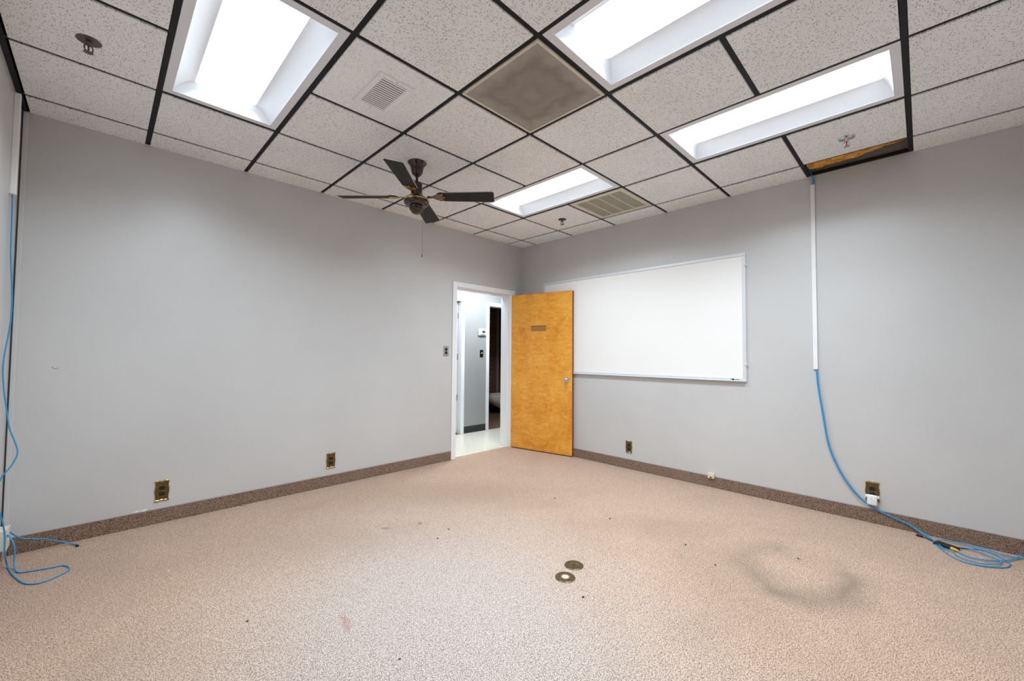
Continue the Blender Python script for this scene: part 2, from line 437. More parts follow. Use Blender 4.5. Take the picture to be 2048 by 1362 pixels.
# scuffs and nicks in the wallcovering
for k, pts in enumerate([[(-4.40, 2.37), (-4.385, 2.345), (-4.375, 2.34)], [(-4.352, 2.31), (-4.35, 2.27), (-4.353, 2.23)],
                         [(-4.355, 1.14), (-4.345, 1.125), (-4.325, 1.13)]]):
    bm = bmesh.new(); tube(bm, [(x, -0.0005, z) for x, z in pts], 0.0009, 5, 4)
    obj('nick', bm, 'beige_plate' if k < 2 else 'sprinkler', WL)
for x, z, wd in [(-3.893, 0.106, .026), (-3.93, 0.107, .016)]:
    bm = bmesh.new(); prism(bm, [(x - wd, z), (x + wd * .6, z - .004), (x + wd, z + .012), (x + wd * .2, z + .008), (x - wd * .3, z + .003)], -0.0025, 0.0)
    obj('paint_chip', bm, 'white_paint', WL)

# corner strip at far left
bm = bmbox(XC + .006, XC + .028, -0.010, 0.0, 0.1, 2.735, bev=.003)
tag(obj('trim_1', bm, 'wall'), 'narrow grey strip down the corner at the far left', 'trim', kind='structure')
bm = bmbox(XC + .003, XC + .006, -0.009, 0.0, 0.1, 2.735)
tag(obj('trim_2', bm, 'black'), 'dark open seam beside the corner strip at the far left', 'trim', kind='structure')

# carpet baseboards
def baseboard(name, x0, x1, y0, y1, label, inner):
    o = tag(obj(name, bmbox(x0, x1, y0, y1, 0, 0.098, bev=.004, seg=2), 'carpet_base'), label, 'baseboard', kind='structure')
    if inner == 'x': b = bmbox(x0 - .0, x1, y0 - .001, y1, 0.098, 0.103, bev=.0015)
    else: b = bmbox(x0 - .001, x1, y0, y1, 0.098, 0.103, bev=.0015)
    obj('binding_edge', b, 'binding', o, label='thin pale binding along the top of the base')
baseboard('baseboard_left', XC + .03, DX0 - .066, -0.012, 0.0, 'brown carpet base along the wall left of the doorway', 'x')
baseboard('baseboard_right', -0.012, 0.0, YD, -0.04, 'brown carpet base along the wall under the whiteboard', 'y')
baseboard('baseboard_corner', DX1 + .07, -0.012, -0.012, 0.0, 'short brown carpet base in the corner behind the open door', 'x')
baseboard('baseboard_side', XC, XC + .012, YD, -0.012, 'brown carpet base along the wall at the far left', 'y')

# doorway frame
def doorframe(name, label, x0, x1, zt, yf, yb, cw=.066, cth=.016, back=True):
    """jambs, head, stops and casings round an opening x0..x1; yf front face, yb back face of the wall"""
    o = tag(thing(name, label, 'door frame', kind='structure'), label, 'door frame', kind='structure')
    jt = .02
    obj('jamb', bmbox(x0 - jt, x0, yf - .002, yb + .002, 0, zt), 'white_paint', o)
    obj('jamb', bmbox(x1, x1 + jt, yf - .002, yb + .002, 0, zt), 'white_paint', o)
    obj('head', bmbox(x0 - jt, x1 + jt, yf - .002, yb + .002, zt, zt + jt), 'white_paint', o)
    for s, y0, y1 in ((1, yf - cth, yf), (0, yb, yb + cth)):
        if not s and not back: continue
        obj('casing', bmbox(x0 - cw, x0 - .004, y0, y1, 0, zt + cw, bev=.004, seg=2), 'white_paint', o)
        obj('casing', bmbox(x1 + .004, x1 + cw, y0, y1, 0, zt + cw, bev=.004, seg=2), 'white_paint', o)
        obj('head_casing', bmbox(x0 - .006, x1 + .006, y0, y1, zt + .004, zt + cw, bev=.004, seg=2), 'white_paint', o)
    return o, jt
fr, _ = doorframe('trim_3', 'white painted frame of the open office doorway', DX0, DX1, DZ, 0.0, T)
for a in ((DX0, DX0 + .011, .05, .085, 0, DZ), (DX1 - .011, DX1, .05, .085, 0, DZ), (DX0, DX1, .05, .085, DZ - .011, DZ)):
    obj('door_stop', bmbox(*a, bev=.002), 'white_paint', fr)
obj('strike_plate', bmbox(DX0 - .0005, DX0 + .0015, .008, .036, .92, .98), 'steel', fr)
obj('threshold', bmbox(DX0, DX1, .050, .066, -.002, .003, bev=.001), 'ivory', fr)

# hallway beyond
HY = 1.16
BX0, BX1, BZ = 0.425, 1.20, 2.045
LX0, LX1 = -1.10, -0.165
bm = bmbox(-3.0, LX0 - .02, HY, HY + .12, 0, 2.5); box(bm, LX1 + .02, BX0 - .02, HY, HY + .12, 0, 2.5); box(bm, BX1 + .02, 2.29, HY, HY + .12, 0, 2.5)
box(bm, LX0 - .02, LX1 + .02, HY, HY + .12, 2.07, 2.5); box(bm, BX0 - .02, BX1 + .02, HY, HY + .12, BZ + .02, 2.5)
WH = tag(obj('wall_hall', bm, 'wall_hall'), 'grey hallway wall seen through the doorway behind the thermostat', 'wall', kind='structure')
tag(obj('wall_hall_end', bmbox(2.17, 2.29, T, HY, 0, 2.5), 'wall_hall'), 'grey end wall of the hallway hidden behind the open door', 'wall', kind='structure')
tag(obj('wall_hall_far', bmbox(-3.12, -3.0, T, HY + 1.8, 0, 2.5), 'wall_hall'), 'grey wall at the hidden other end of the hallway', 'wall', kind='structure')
tag(obj('ceiling_hall', bmbox(-3.1, 2.3, T, 3.0, 2.5, 2.56), 'lamp_frame'), 'white ceiling of the hallway beyond the doorway', 'ceiling', kind='structure')
doorframe('trim_4', 'white frame of the hallway door at the left edge of the doorway view', LX0, LX1, 2.07, HY, HY + .12)
doorframe('trim_5', 'white frame of the bathroom doorway across the hallway', BX0, BX1, BZ, HY, HY + .12)
d3 = tag(obj('door_2', bmbox(LX0 + .003, LX1 - .003, HY + .08, HY + .118, .012, 2.065, bev=.002), 'white_paint'), 'closed white hallway door mostly hidden by the doorway frame', 'door', kind='structure')
for z in (.56, 1.2, 1.85): obj('hinge', bmbox(LX1 - .012, LX1 + .001, HY + .066, HY + .080, z - .045, z + .045), 'steel', d3)
tag(obj('baseboard_hall', bmbox(LX1 + .067, BX0 - .067, HY - .007, HY, 0, .105, bev=.002), 'rubber'), 'black rubber base on the hallway wall under the switch', 'baseboard', kind='structure')

# bathroom
bb = tag(obj('wall_bathroom_back', bmbox(-.6, 2.29, 2.80, 2.9, 0, 2.5), 'rubber'), 'dark boarded back wall of the bathroom behind the toilet', 'wall', kind='structure')
pl = mesh_of(bmbox(-1.35, 1.35, -.012, 0, -.048, .048, bev=.004), 'plank', 'plank')
for k in range(24): obj('plank', pl, None, bb, loc=(.80, 2.80, .165 + k * .1))
tag(obj('wall_bathroom_right', bmbox(2.17, 2.29, HY + .12, 2.80, 0, 2.5), 'bath_wall'), 'dark right wall of the bathroom that carries the toilet', 'wall', kind='structure')
tag(obj('wall_bathroom_left', bmbox(-.72, -.6, HY + .12, 2.9, 0, 2.5), 'bath_wall'), 'dark left wall of the bathroom out of sight', 'wall', kind='structure')
tag(obj('baseboard_bathroom', bmbox(-.6, 2.17, 2.78, 2.80, 0, .1), 'black'), 'black base under the dark boards behind the toilet', 'baseboard', kind='structure')
tag(obj('trim_6', bmbox(2.10, 2.15, 2.755, 2.79, .1, 2.5, bev=.004), 'pale_post'), 'pale vertical post at the bathroom corner above the toilet', 'trim', kind='structure')

# =================================================================== CEILING
CE = tag(obj('ceiling', bmbox(XC - .12, .12, YD - .12, T, DECK, DECK + .05), 'deck'), 'suspended ceiling of speckled tiles in a black metal grid', 'ceiling', kind='structure')
LAMPS = [(5, 1), (3, 4), (1, 4), (1, 1)]             # cell i, first cell j of a two-cell lamp
SKIP = {(i, j + d) for i, j in LAMPS for d in (0, 1)} | {(3, 3), (0, 2), (-1, 5)}
bw = .0125
for i in range(7):
    bm = bmesh.new(); box(bm, gx(i) - bw, gx(i) + bw, YD, 0, HB, HB + .003); box(bm, gx(i) - .0015, gx(i) + .0015, YD, 0, HB + .003, HB + .04)
    obj('main_bar', bm, 'grid', CE)
blk = {(i, j + 1) for i, j in LAMPS}                  # bars that would cross a lamp
for j in range(8):
    for k in range(len(XB) - 1):
        if (k - 1, j) in blk: continue
        xa, xb = XB[k] - (bw if k else 0), XB[k + 1] + (bw if k < 7 else 0)
        bm = bmesh.new(); box(bm, xa, xb, gy(j) - bw, gy(j) + bw, HB + .0004, HB + .003); box(bm, xa, xb, gy(j) - .0015, gy(j) + .0015, HB + .003, HB + .036)
        obj('cross_bar', bm, 'grid', CE)
# wall angles
obj('wall_angle', bmbox(XC, XC + .024, YD, 0, HB - .004, HB + .02), 'grid', CE)
obj('wall_angle', bmbox(XC, 0, -.018, 0, HB, HB + .003), 'grid', CE)
obj('wall_angle', bmbox(-.020, 0, YD, 0, HB - .001, HB + .022), 'grid', CE)
obj('wall_angle', bmbox(XC, 0, YD, YD + .018, HB, HB + .003), 'grid', CE)
tmesh = {}
def tile_mesh(wx, wy, mat):
    key = (round(wx, 3), round(wy, 3), mat)
    if key not in tmesh:
        bm = bmbox(-wx / 2, wx / 2, -wy / 2, wy / 2, H, H + .016, bev=.0018)
        tmesh[key] = mesh_of(bm, 'ceiling_tile', mat)
    return tmesh[key]
for k in range(len(XB) - 1):
    for m in range(len(YB) - 1):
        i, j = k - 1, m - 1
        if (i, j) in SKIP: continue
        e = .0145
        xa = XB[k] - (e if k else .001); xb = XB[k + 1] + (e if k < 7 else .034)
        ya = YB[m] - (e if m else .001); yb = YB[m + 1] + (e if m < 8 else .001)
        mat = 'tile_white' if (i, j) == (4, 2) else 'tile'
        dz = random.uniform(-.001, .0012)
        obj('ceiling_tile', tile_mesh(xa - xb, ya - yb, mat), None, CE, loc=((xa + xb) / 2, (ya + yb) / 2, dz))

# glass wool sagging above the missing tile
bm = bmesh.new()
NY, NS = 46, 14
prof = []
for a in range(NY + 1):
    y = -3.318 - .572 * a / NY; t = (-3.15 - y) / .85
    low = 2.772 + .075 * max(0, (t - .15)) ** 1.5 + .004 * math.sin(9 * t)
    row = []
    for b in range(NS + 1):
        s = b / NS
        x = -.30 + .235 * s; z = low + .10 * (1 - s) ** 1.5 * .35 + .035 * math.sin(PI * s) * 0
        z += .004 * math.sin(23 * t + 5 * s) + .003 * math.sin(47 * t - 9 * s) + random.uniform(-.003, .003)
        row.append((x, y, z - .03 * math.sin(PI * s)))
    prof.append(row)
V0 = [[bm.verts.new(p) for p in r] for r in prof]; V1 = [[bm.verts.new((p[0], p[1], p[2] + .09)) for p in r] for r in prof]
for a in range(NY):
    for b in range(NS):
        bm.faces.new((V0[a][b], V0[a][b + 1], V0[a + 1][b + 1], V0[a + 1][b])); bm.faces.new((V1[a][b], V1[a + 1][b], V1[a + 1][b + 1], V1[a][b + 1]))
    bm.faces.new((V0[a][NS], V1[a][NS], V1[a + 1][NS], V0[a + 1][NS])); bm.faces.new((V0[a][0], V0[a + 1][0], V1[a + 1][0], V1[a][0]))
for a in (0, NY):
    for b in range(NS): bm.faces.new((V0[a][b], V0[a][b + 1], V1[a][b + 1], V1[a][b]))
bmesh.ops.recalc_face_normals(bm, faces=bm.faces[:])
ins = tag(obj('insulation_batt', bm, 'insul', smooth=True, ang=60), 'amber glass wool batt sagging in the gap of the missing ceiling tile', 'insulation')
bm = bmesh.new(); tube(bm, [(p[NS][0] + .006, p[NS][1], p[NS][2] + .004) for p in prof[::5]], .003, 6, 4)
obj('paper_edge', bm, 'insul_paper', ins, label='pale paper facing edge of the glass wool')

# =================================================================== CEILING LAMPS
def lamp_meshes():
    hw, hl = G / 2 - .0135, G - .0135
    bo = .042                                   # border
    ow, ol = hw - bo, hl - bo
    z = HB - .001
    fr = bmesh.new()
    box(fr, -hw, -ow, -hl, hl, z, z + .012, bev=.0015); box(fr, ow, hw, -hl, hl, z, z + .012, bev=.0015)
    box(fr, -ow, ow, -hl, -ol, z, z + .012, bev=.0015); box(fr, -ow, ow, ol, hl, z, z + .012, bev=.0015)
    lw = .155                                   # half width of the lens
    dp = .075                                   # recess depth at the lens edge
    el = ol - .045
    def side(sg):
        b = bmesh.new(); N = 10; rows = []
        for k in range(N + 1):
            s = k / N
            x = ow + (lw - ow) * s; zz = z + .004 + dp * math.sin(s * PI / 2) ** 0.9
            y = ol + (el - ol) * s
            rows.append((b.verts.new((sg * x, -y, zz)), b.verts.new((sg * x, y, zz))))
        for a, c in zip(rows, rows[1:]): b.faces.new((a[0], a[1], c[1], c[0]))
        bmesh.ops.recalc_face_normals(b, faces=b.faces[:]); return b
    def end(sg):
        b = bmesh.new(); N = 10; rows = []
        for k in range(N + 1):
            s = k / N
            x = ow + (lw - ow) * s; zz = z + .004 + dp * math.sin(s * PI / 2) ** 0.9
            y = ol + (el - ol) * s
            rows.append((b.verts.new((-x, sg * y, zz)), b.verts.new((x, sg * y, zz))))
        for a, c in zip(rows, rows[1:]): b.faces.new((a[0], a[1], c[1], c[0]))
        return b
    le = bmesh.new(); N = 12; rows = []
    for k in range(N + 1):
        s = -1 + 2 * k / N
        zz = z + .004 + dp - .030 * (1 - s * s)
        rows.append((le.verts.new((lw * s, -el, zz)), le.verts.new((lw * s, el, zz))))
    for a, c in zip(rows, rows[1:]): le.faces.new((a[0], c[0], c[1], a[1]))
    le.faces.new([r[0] for r in rows]); le.faces.new([r[1] for r in rows][::-1])
    bk = bmesh.new(); box(bk, -hw + .006, hw - .006, -hl + .006, hl - .006, z + .095, z + .11)
    for a in ((-hw + .006, -hw + .012, -hl + .006, hl - .006), (hw - .012, hw - .006, -hl + .006, hl - .006), (-hw + .012, hw - .012, -hl + .006, -hl + .012), (-hw + .012, hw - .012, hl - .012, hl - .006)):
        box(bk, *a, z + .012, z + .095)
    return dict(frame=(mesh_of(fr, 'frame', 'lamp_frame'),), side_reflector=tuple(mesh_of(side(s), 'side_reflector', 'lamp_reflector', True, 80) for s in (-1, 1)),
                end_reflector=tuple(mesh_of(end(s), 'end_reflector', 'lamp_reflector', True, 80) for s in (-1, 1)), lens=(mesh_of(le, 'lens', 'lens', True, 60),), housing=(mesh_of(bk, 'housing', 'lamp_frame'),))
LM = lamp_meshes()
for (i, j), lab in zip(LAMPS, ['lit ceiling lamp panel nearest the blank left wall, by the small white register',
                               'lit ceiling lamp panel cut by the top edge, beside the dusty square grille',
                               'lit ceiling lamp panel on the right, beside the gap of the missing tile',
                               'smallest lit ceiling lamp panel, between the fan and the cream grille']):
    t = thing('ceiling_lamp', lab, 'ceiling lamp', ((gx(i) + gx(i + 1)) / 2, gy(j + 1), 0), group='recessed ceiling lamps')
    for nm, ms in LM.items():
        for me in ms: obj(nm, me, None, t)
    ld = bpy.data.lights.new('lamp_light', 'AREA'); ld.shape = 'RECTANGLE'; ld.size = .30; ld.size_y = 1.06
    ld.energy = LAMP_W; ld.color = LAMP_COL; ld.spread = math.radians(LAMP_SPREAD)
    lo = bpy.data.objects.new('lamp_light', ld); COL.objects.link(lo); lo.parent = t; lo.location = (0, 0, HB + .046)

# hallway lamp, a flat panel on the hall ceiling out of sight
t = thing('hall_lamp', 'lit lamp panel on the hallway ceiling above the doorway', 'ceiling lamp', (0.10, .47, 2.5))
bm = bmbox(-.6, .6, -.16, .16, -.04, 0, bev=.004); obj('frame', bm, 'lamp_frame', t)
obj('lens', bmbox(-.57, .57, -.13, .13, -.052, -.041), 'lens_hall', t)

# =================================================================== GRILLES
# dusty return grille
cx, cy = (gx(3) + gx(4)) / 2, (gy(3) + gy(4)) / 2
t = thing('return_grille', 'square dust-stained perforated ceiling grille at the top centre', 'grille', (cx, cy, HB))
h = G / 2 - .013
fb = .016
for a in ((-h, h, -h, -h + fb), (-h, h, h - fb, h), (-h, -h + fb, -h + fb, h - fb), (h - fb, h, -h + fb, h - fb)):
    obj('frame_bar', bmbox(*a, -.010, .004, bev=.003), 'cream_metal', t)
obj('perforated_panel', bmbox(-h + fb, h - fb, -h + fb, h - fb, -.004, .0), 'perf', t, label='dusty brown perforated panel')
# cream louvre grille
cx, cy = (gx(0) + gx(1)) / 2, (gy(2) + gy(3)) / 2
t = thing('louvre_grille', 'cream ceiling grille of four louvred panels near the right wall', 'grille', (cx, cy, HB))
fb = .045
for a in ((-h, h, -h, -h + fb), (-h, h, h - fb, h), (-h, -h + fb, -h + fb, h - fb), (h - fb, h, -h + fb, h - fb)):
    obj('frame_bar', bmbox(*a, -.008, .004, bev=.003), 'cream_metal', t)
inn = h - fb; dw = .012; pw = (2 * inn - 3 * dw) / 4
slat = bmesh.new(); box(slat, -inn, inn, -.0046, .0046, -.0006, .0006)
bmesh.ops.rotate(slat, verts=slat.verts[:], cent=(0, 0, 0), matrix=Matrix.Rotation(math.radians(16), 3, 'X'))
slm = mesh_of(slat, 'slat', 'olive')
obj('backing', bmbox(-inn, inn, -inn, inn, .012, .016), 'duct', t)
for k in range(4):
    y0 = -inn + k * (pw + dw)
    if k: obj('divider', bmbox(-inn, inn, y0 - dw, y0, -.007, .004, bev=.002), 'cream_metal', t)
    nsl = 14
    for s in range(nsl): obj('slat', slm, None, t, loc=(0, y0 + pw * (s + .5) / nsl, -.002))
# small white register in its own tile
t = thing('air_register', 'small white louvred air register in the whiter ceiling tile', 'register', (-3.027, -1.768, H))
rx, ry, ri = .103, .172, .030
for a in ((-rx, rx, -ry, -ry + ri), (-rx, rx, ry - ri, ry), (-rx, -rx + ri, -ry + ri, ry - ri), (rx - ri, rx, -ry + ri, ry - ri)):
    obj('frame_bar', bmbox(*a, -.008, .002, bev=.003), 'register', t)
obj('dark_box', bmbox(-rx + ri, rx - ri, -ry + ri, ry - ri, -.0015, .0), 'duct', t)
slat = bmesh.new(); box(slat, -rx + ri - .002, rx - ri + .002, -.0042, .0042, -.0007, .0007)
bmesh.ops.rotate(slat, verts=slat.verts[:], cent=(0, 0, 0), matrix=Matrix.Rotation(math.radians(-25), 3, 'X'))
slm = mesh_of(slat, 'slat', 'register')
for s in range(15): obj('slat', slm, None, t, loc=(0, -ry + ri + (2 * ry - 2 * ri) * (s + .5) / 15, -.0055))
for x, y in ((0, -ry + .012), (0, ry - .012)):
    bm = bmesh.new(); lathe(bm, [(0, -.0095), (.004, -.009), (.0045, -.0075)], 10, (x, y, 0)); obj('screw', bm, 'steel', t)

# =================================================================== SPRINKLERS
def sprinkler(loc, label, mat, bulb):
    t = thing('fire_sprinkler', label, 'sprinkler', loc, group='fire sprinklers')
    bm = bmesh.new(); lathe(bm, [(0, .0), (.045, .0), (.045, -.003), (.030, -.008), (.016, -.010), (0, -.010)], 28); obj('escutcheon', bm, mat, t, True)
    bm = bmesh.new(); lathe(bm, [(.013, -.008), (.013, -.022), (.010, -.026), (0, -.026)], 12); obj('body', bm, mat, t, True)
    for s in (-1, 1):
        bm = bmesh.new(); tube(bm, [(s * .010, 0, -.022), (s * .016, 0, -.036), (s * .013, 0, -.050), (s * .003, 0, -.058)], .003, 6, 4); obj('frame_arm', bm, mat, t, True)
    bm = bmesh.new(); lathe(bm, [(0, -.026), (.0035, -.028), (.0035, -.052), (0, -.055)], 10); obj('bulb', bm, bulb, t, True)
    bm = bmesh.new()
    pts = [((.020 if k % 2 else .013) * math.cos(2 * PI * k / 24), (.020 if k % 2 else .013) * math.sin(2 * PI * k / 24)) for k in range(24)]
    a = [bm.verts.new((x, y, -.058)) for x, y in pts]; b = [bm.verts.new((x, y, -.0605)) for x, y in pts]
    bm.faces.new(a); bm.faces.new(b[::-1])
    for k in range(24): bm.faces.new((a[k], b[k], b[(k + 1) % 24], a[(k + 1) % 24]))
    bmesh.ops.recalc_face_normals(bm, faces=bm.faces[:]); obj('deflector', bm, mat, t)
    return t
sprinkler((-4.221, -1.129, H), 'dull bronze fire sprinkler in the ceiling at the upper left', 'sprinkler', 'sprinkler').rotation_euler.z = .4
sprinkler((-.576, -3.605, H), 'chrome fire sprinkler with a red bulb near the missing ceiling tile', 'chrome', 'red_glass').rotation_euler.z = -.9
sprinkler((-.585, -1.163, H), 'small dark fire sprinkler beside the cream louvred grille', 'sprinkler', 'black').rotation_euler.z = -.6

# =================================================================== CEILING FAN
t = thing('ceiling_fan', 'dark wood four-blade ceiling fan with gold filigree and a pull chain', 'ceiling fan', (-2.428, -1.171, H))
z = lambda h: h - H
bm = bmesh.new(); lathe(bm, [(0, 0), (.072, 0), (.073, -.004), (.068, -.012), (.056, -.026), (.049, -.045), (.045, -.070), (.040, -.088), (.030, -.100), (.015, -.107), (0, -.107)], 36); obj('canopy', bm, 'bronze', t, True)
bm = bmesh.new(); lathe(bm, [(0, -.10), (.014, -.104), (.016, -.112), (.010, -.118), (.010, -.150), (.016, -.156), (.017, -.168), (0, -.17)], 20); obj('down_rod', bm, 'bronze', t, True)
bm = bmesh.new(); lathe(bm, [(0, -.160), (.036, -.162), (.043, -.170), (.043, -.240), (.050, -.262), (.078, -.280), (.092, -.290), (.096, -.297), (0, -.297)], 36); obj('motor_top', bm, 'bronze_mid', t, True)
bm = bmesh.new(); lathe(bm, [(.095, -.296), (.0985, -.298), (.0985, -.304), (.095, -.306)], 40); obj('gold_band', bm, 'gold', t, True)
bm = bmesh.new(); lathe(bm, [(0, -.304), (.096, -.304), (.0965, -.314), (.094, -.326), (.084, -.338), (.066, -.345), (0, -.347)], 40); obj('motor_housing', bm, 'bronze', t, True)
bm = bmesh.new(); lathe(bm, [(0, -.340), (.045, -.342), (.053, -.347), (.054, -.370), (.048, -.380), (.040, -.386), (.036, -.398), (.020, -.406), (0, -.408)], 32); obj('switch_cap', bm, 'bronze_mid', t, True)
bm = bmesh.new(); tube(bm, [(.030, -.030, -.375), (.034, -.034, -.385), (.035, -.035, -.42), (.035, -.035, -.725)], .0011, 6, 3); ch = obj('pull_chain', bm, 'brass_dark', t)
bm = bmesh.new(); lathe(bm, [(0, -.722), (.003, -.725), (.0045, -.738), (.002, -.745), (0, -.746)], 10, (.035, -.035, 0)); obj('chain_bob', bm, 'brass_dark', ch, True)
# blade (built along +X then turned)
def blade_parts():
    r0, r1 = .150, .605
    out = []
    for k in range(11):                       # rounded root
        a = PI / 2 + PI * k / 10
        out.append((r0 + .055 + .055 * math.cos(a), .056 * math.sin(a)))
    out += [(r1 - .012, -.068), (r1, -.058), (r1, .060), (r1 - .012, .068)]
    def plate(bm, o, z0, z1):
        a = [bm.verts.new((x, y, z0)) for x, y in o]; b = [bm.verts.new((x, y, z1)) for x, y in o]
        bm.faces.new(a); bm.faces.new(b[::-1])
        for k in range(len(o)): bm.faces.new((a[k], b[k], b[(k + 1) % len(o)], a[(k + 1) % len(o)]))
        bmesh.ops.recalc_face_normals(bm, faces=bm.faces[:])
    bl = bmesh.new(); plate(bl, out, -.003, .003)
    ed = bmesh.new(); c = [(x, y, 0) for x, y in out[10:] + out[:1]]; tube(ed, c, .0032, 6, 0)
    br = bmesh.new()
    plate(br, [(.085, -.014), (.13, -.012), (.150, -.030), (.185, -.050), (.215, -.046), (.200, -.018), (.228, 0), (.200, .018), (.215, .046), (.185, .050), (.150, .030), (.13, .012), (.085, .014)], -.0065, -.003)
    fg = bmesh.new()
    def curl(cx, cy, r, a0, a1):
        tube(fg, [(cx + r * (1 - .35 * k / 8) * math.cos(a0 + (a1 - a0) * k / 8), cy + r * (1 - .35 * k / 8) * math.sin(a0 + (a1 - a0) * k / 8), -.0072) for k in range(9)], .0013, 5, 2)
    for s in (-1, 1):
        curl(.196, s * .034, .015, s * -2.2, s * 2.6); curl(.165, s * .024, .012, s * 2.6, s * -1.5)
        tube(fg, [(.140, 0, -.0072), (.160, s * .010, -.0072), (.185, s * .012, -.0072), (.205, s * .006, -.0072)], .0012, 5, 4)
        tube(fg, [(.172, s * .014, -.0072), (.188, s * .022, -.0072), (.21, s * .046, -.0072)], .0012, 5, 4)
    curl(.213, 0, .010, -2.5, 2.5)
    return mesh_of(bl, 'blade', 'blade'), mesh_of(ed, 'edge_band', 'blade_edge'), mesh_of(br, 'blade_bracket', 'bronze'), mesh_of(fg, 'filigree', 'gold', True)
BP = blade_parts()
for k in range(4):
    b = obj('blade', BP[0], None, t, loc=(0, 0, -.270))
    b.rotation_mode = 'XYZ'
    b.rotation_euler = (math.radians(-12), 0, math.radians(44 + 90 * k))
    obj('edge_band', BP[1], None, b); br = obj('blade_bracket', BP[2], None, b); obj('filigree', BP[3], None, b)

# =================================================================== OFFICE DOOR
ang = math.atan2(-.87 - .0, -.062 + .222)
LW = .905
d = thing('door_1', 'open figured birch door with a chrome knob', 'door', (-.222, -.020, .012), (0, 0, ang), kind='structure')
# local +X runs from the hinges to the free edge; local -Y is the face seen in the room
leaf = obj('leaf', bmbox(0.0, LW, 0.0, .044, 0, 2.026, bev=.0015), 'door', d)
obj('latch_edge', bmbox(LW - .0005, LW + .0012, .001, .043, .002, 2.024), 'door_edge', d)
obj('top_edge', bmbox(.002, LW - .002, .001, .043, 2.0255, 2.0270), 'door_edge', d)
for zz in (.25, 1.01, 1.78):
    bm = bmesh.new(); lathe(bm, [(0, -.05), (.006, -.05), (.006, .05), (0, .05)], 10, (-.004, .050, zz)); obj('hinge', bm, 'steel', d, True)
pl_ = obj('name_plate', bmbox(.315, .535, -.003, 0, 1.543, 1.600, bev=.001), 'door_plate', d, label='empty brown metal name plate holder')
obj('holder_rail', bmbox(.313, .537, -.007, 0, 1.600, 1.605), 'brass_dark', pl_); obj('holder_rail', bmbox(.313, .537, -.006, 0, 1.539, 1.543), 'door_plate', pl_)
for s in (-1, 1):
    y0 = 0.0 if s < 0 else .044
    bm = bmesh.new(); lathe(bm, [(0, 0), (.032, 0), (.032, s * .005), (.024, s * .010), (.013, s * .014), (.012, s * .030), (.024, s * .036), (.028, s * .046), (.027, s * .058), (.018, s * .066), (0, s * .068)], 24, (LW - .066, y0, .925), 'Y')
    obj('knob', bm, 'chrome', d, True)
obj('latch_plate', bmbox(LW + .001, LW + .003, .010, .034, .895, .955), 'steel', d)
obj('latch_bolt', bmbox(LW + .003, LW + .012, .015, .029, .915, .935, bev=.003), 'brass', d)
for x, zz, l in ((.10, .030, .02), (.36, .040, .02), (.725, .060, .045), (.60, .16, .025)):
    bm = bmesh.new(); tube(bm, [(x, -.0004, zz), (x + l * .3, -.0004, zz + l * .5), (x + l * .25, -.0004, zz + l)], .0013, 5, 4); obj('scratch', bm, 'door_edge', leaf)

# =================================================================== WHITEBOARD
t = thing('whiteboard', 'large blank whiteboard on the right wall partly behind the open door', 'whiteboard', (0, -1.6135, 1.600))
hy, hz = 1.2065, .588
obj('writing_surface', bmbox(-.012, -.004, -hy + .02, hy - .02, -hz + .02, hz - .02), 'board', t, label='blank glossy white writing surface')
fw = .030
for a in ((-hy, hy, hz - fw, hz), (-hy, hy, -hz, -hz + fw), (-hy, -hy + fw, -hz + fw, hz - fw), (hy - fw, hy, -hz + fw, hz - fw)):
    obj('frame_rail', bmbox(-.019, -.0, *a, bev=.003, seg=2), 'alu', t)
obj('marker_ledge', bmbox(-.034, -.019, -hy + .01, hy - .01, -hz, -hz + .006, bev=.002), 'alu', t)
for zz in (hz - .12, -hz + .15):
    c = obj('mounting_clip', bmbox(-.022, 0, -hy - .010, -hy + .016, zz - .010, zz + .010, bev=.002), 'white_plastic', t)
    for y in (-hy - .004, -hy + .008):
        bm = bmesh.new(); lathe(bm, [(0, -.0245), (.0035, -.024), (.004, -.021)], 10, (0, y, zz), 'X'); obj('screw', bm, 'black', c)
bm = bmesh.new(); lathe(bm, [(0, -.003), (.004, -.002), (.004, 0)], 10, (0, hy - .03, hz + .022), 'X'); obj('screw', bm, 'black', t)
# maker's mark: dark triangle and a faint line of tiny print
bm = bmesh.new(); vs = [bm.verts.new(p) for p in ((-.0195, -hy + .135, -hz + .016), (-.0195, -hy + .105, -hz + .026), (-.0195, -hy + .105, -hz + .007))]; bm.faces.new(vs)
obj('mark_triangle', bm, 'black', t, label='small dark triangle mark')
for k in range(5): obj('mark_print', bmbox(-.0197, -.019, -hy + .062 + k * .008, -hy + .068 + k * .008, -hz + .012, -hz + .020), 'steel', t)

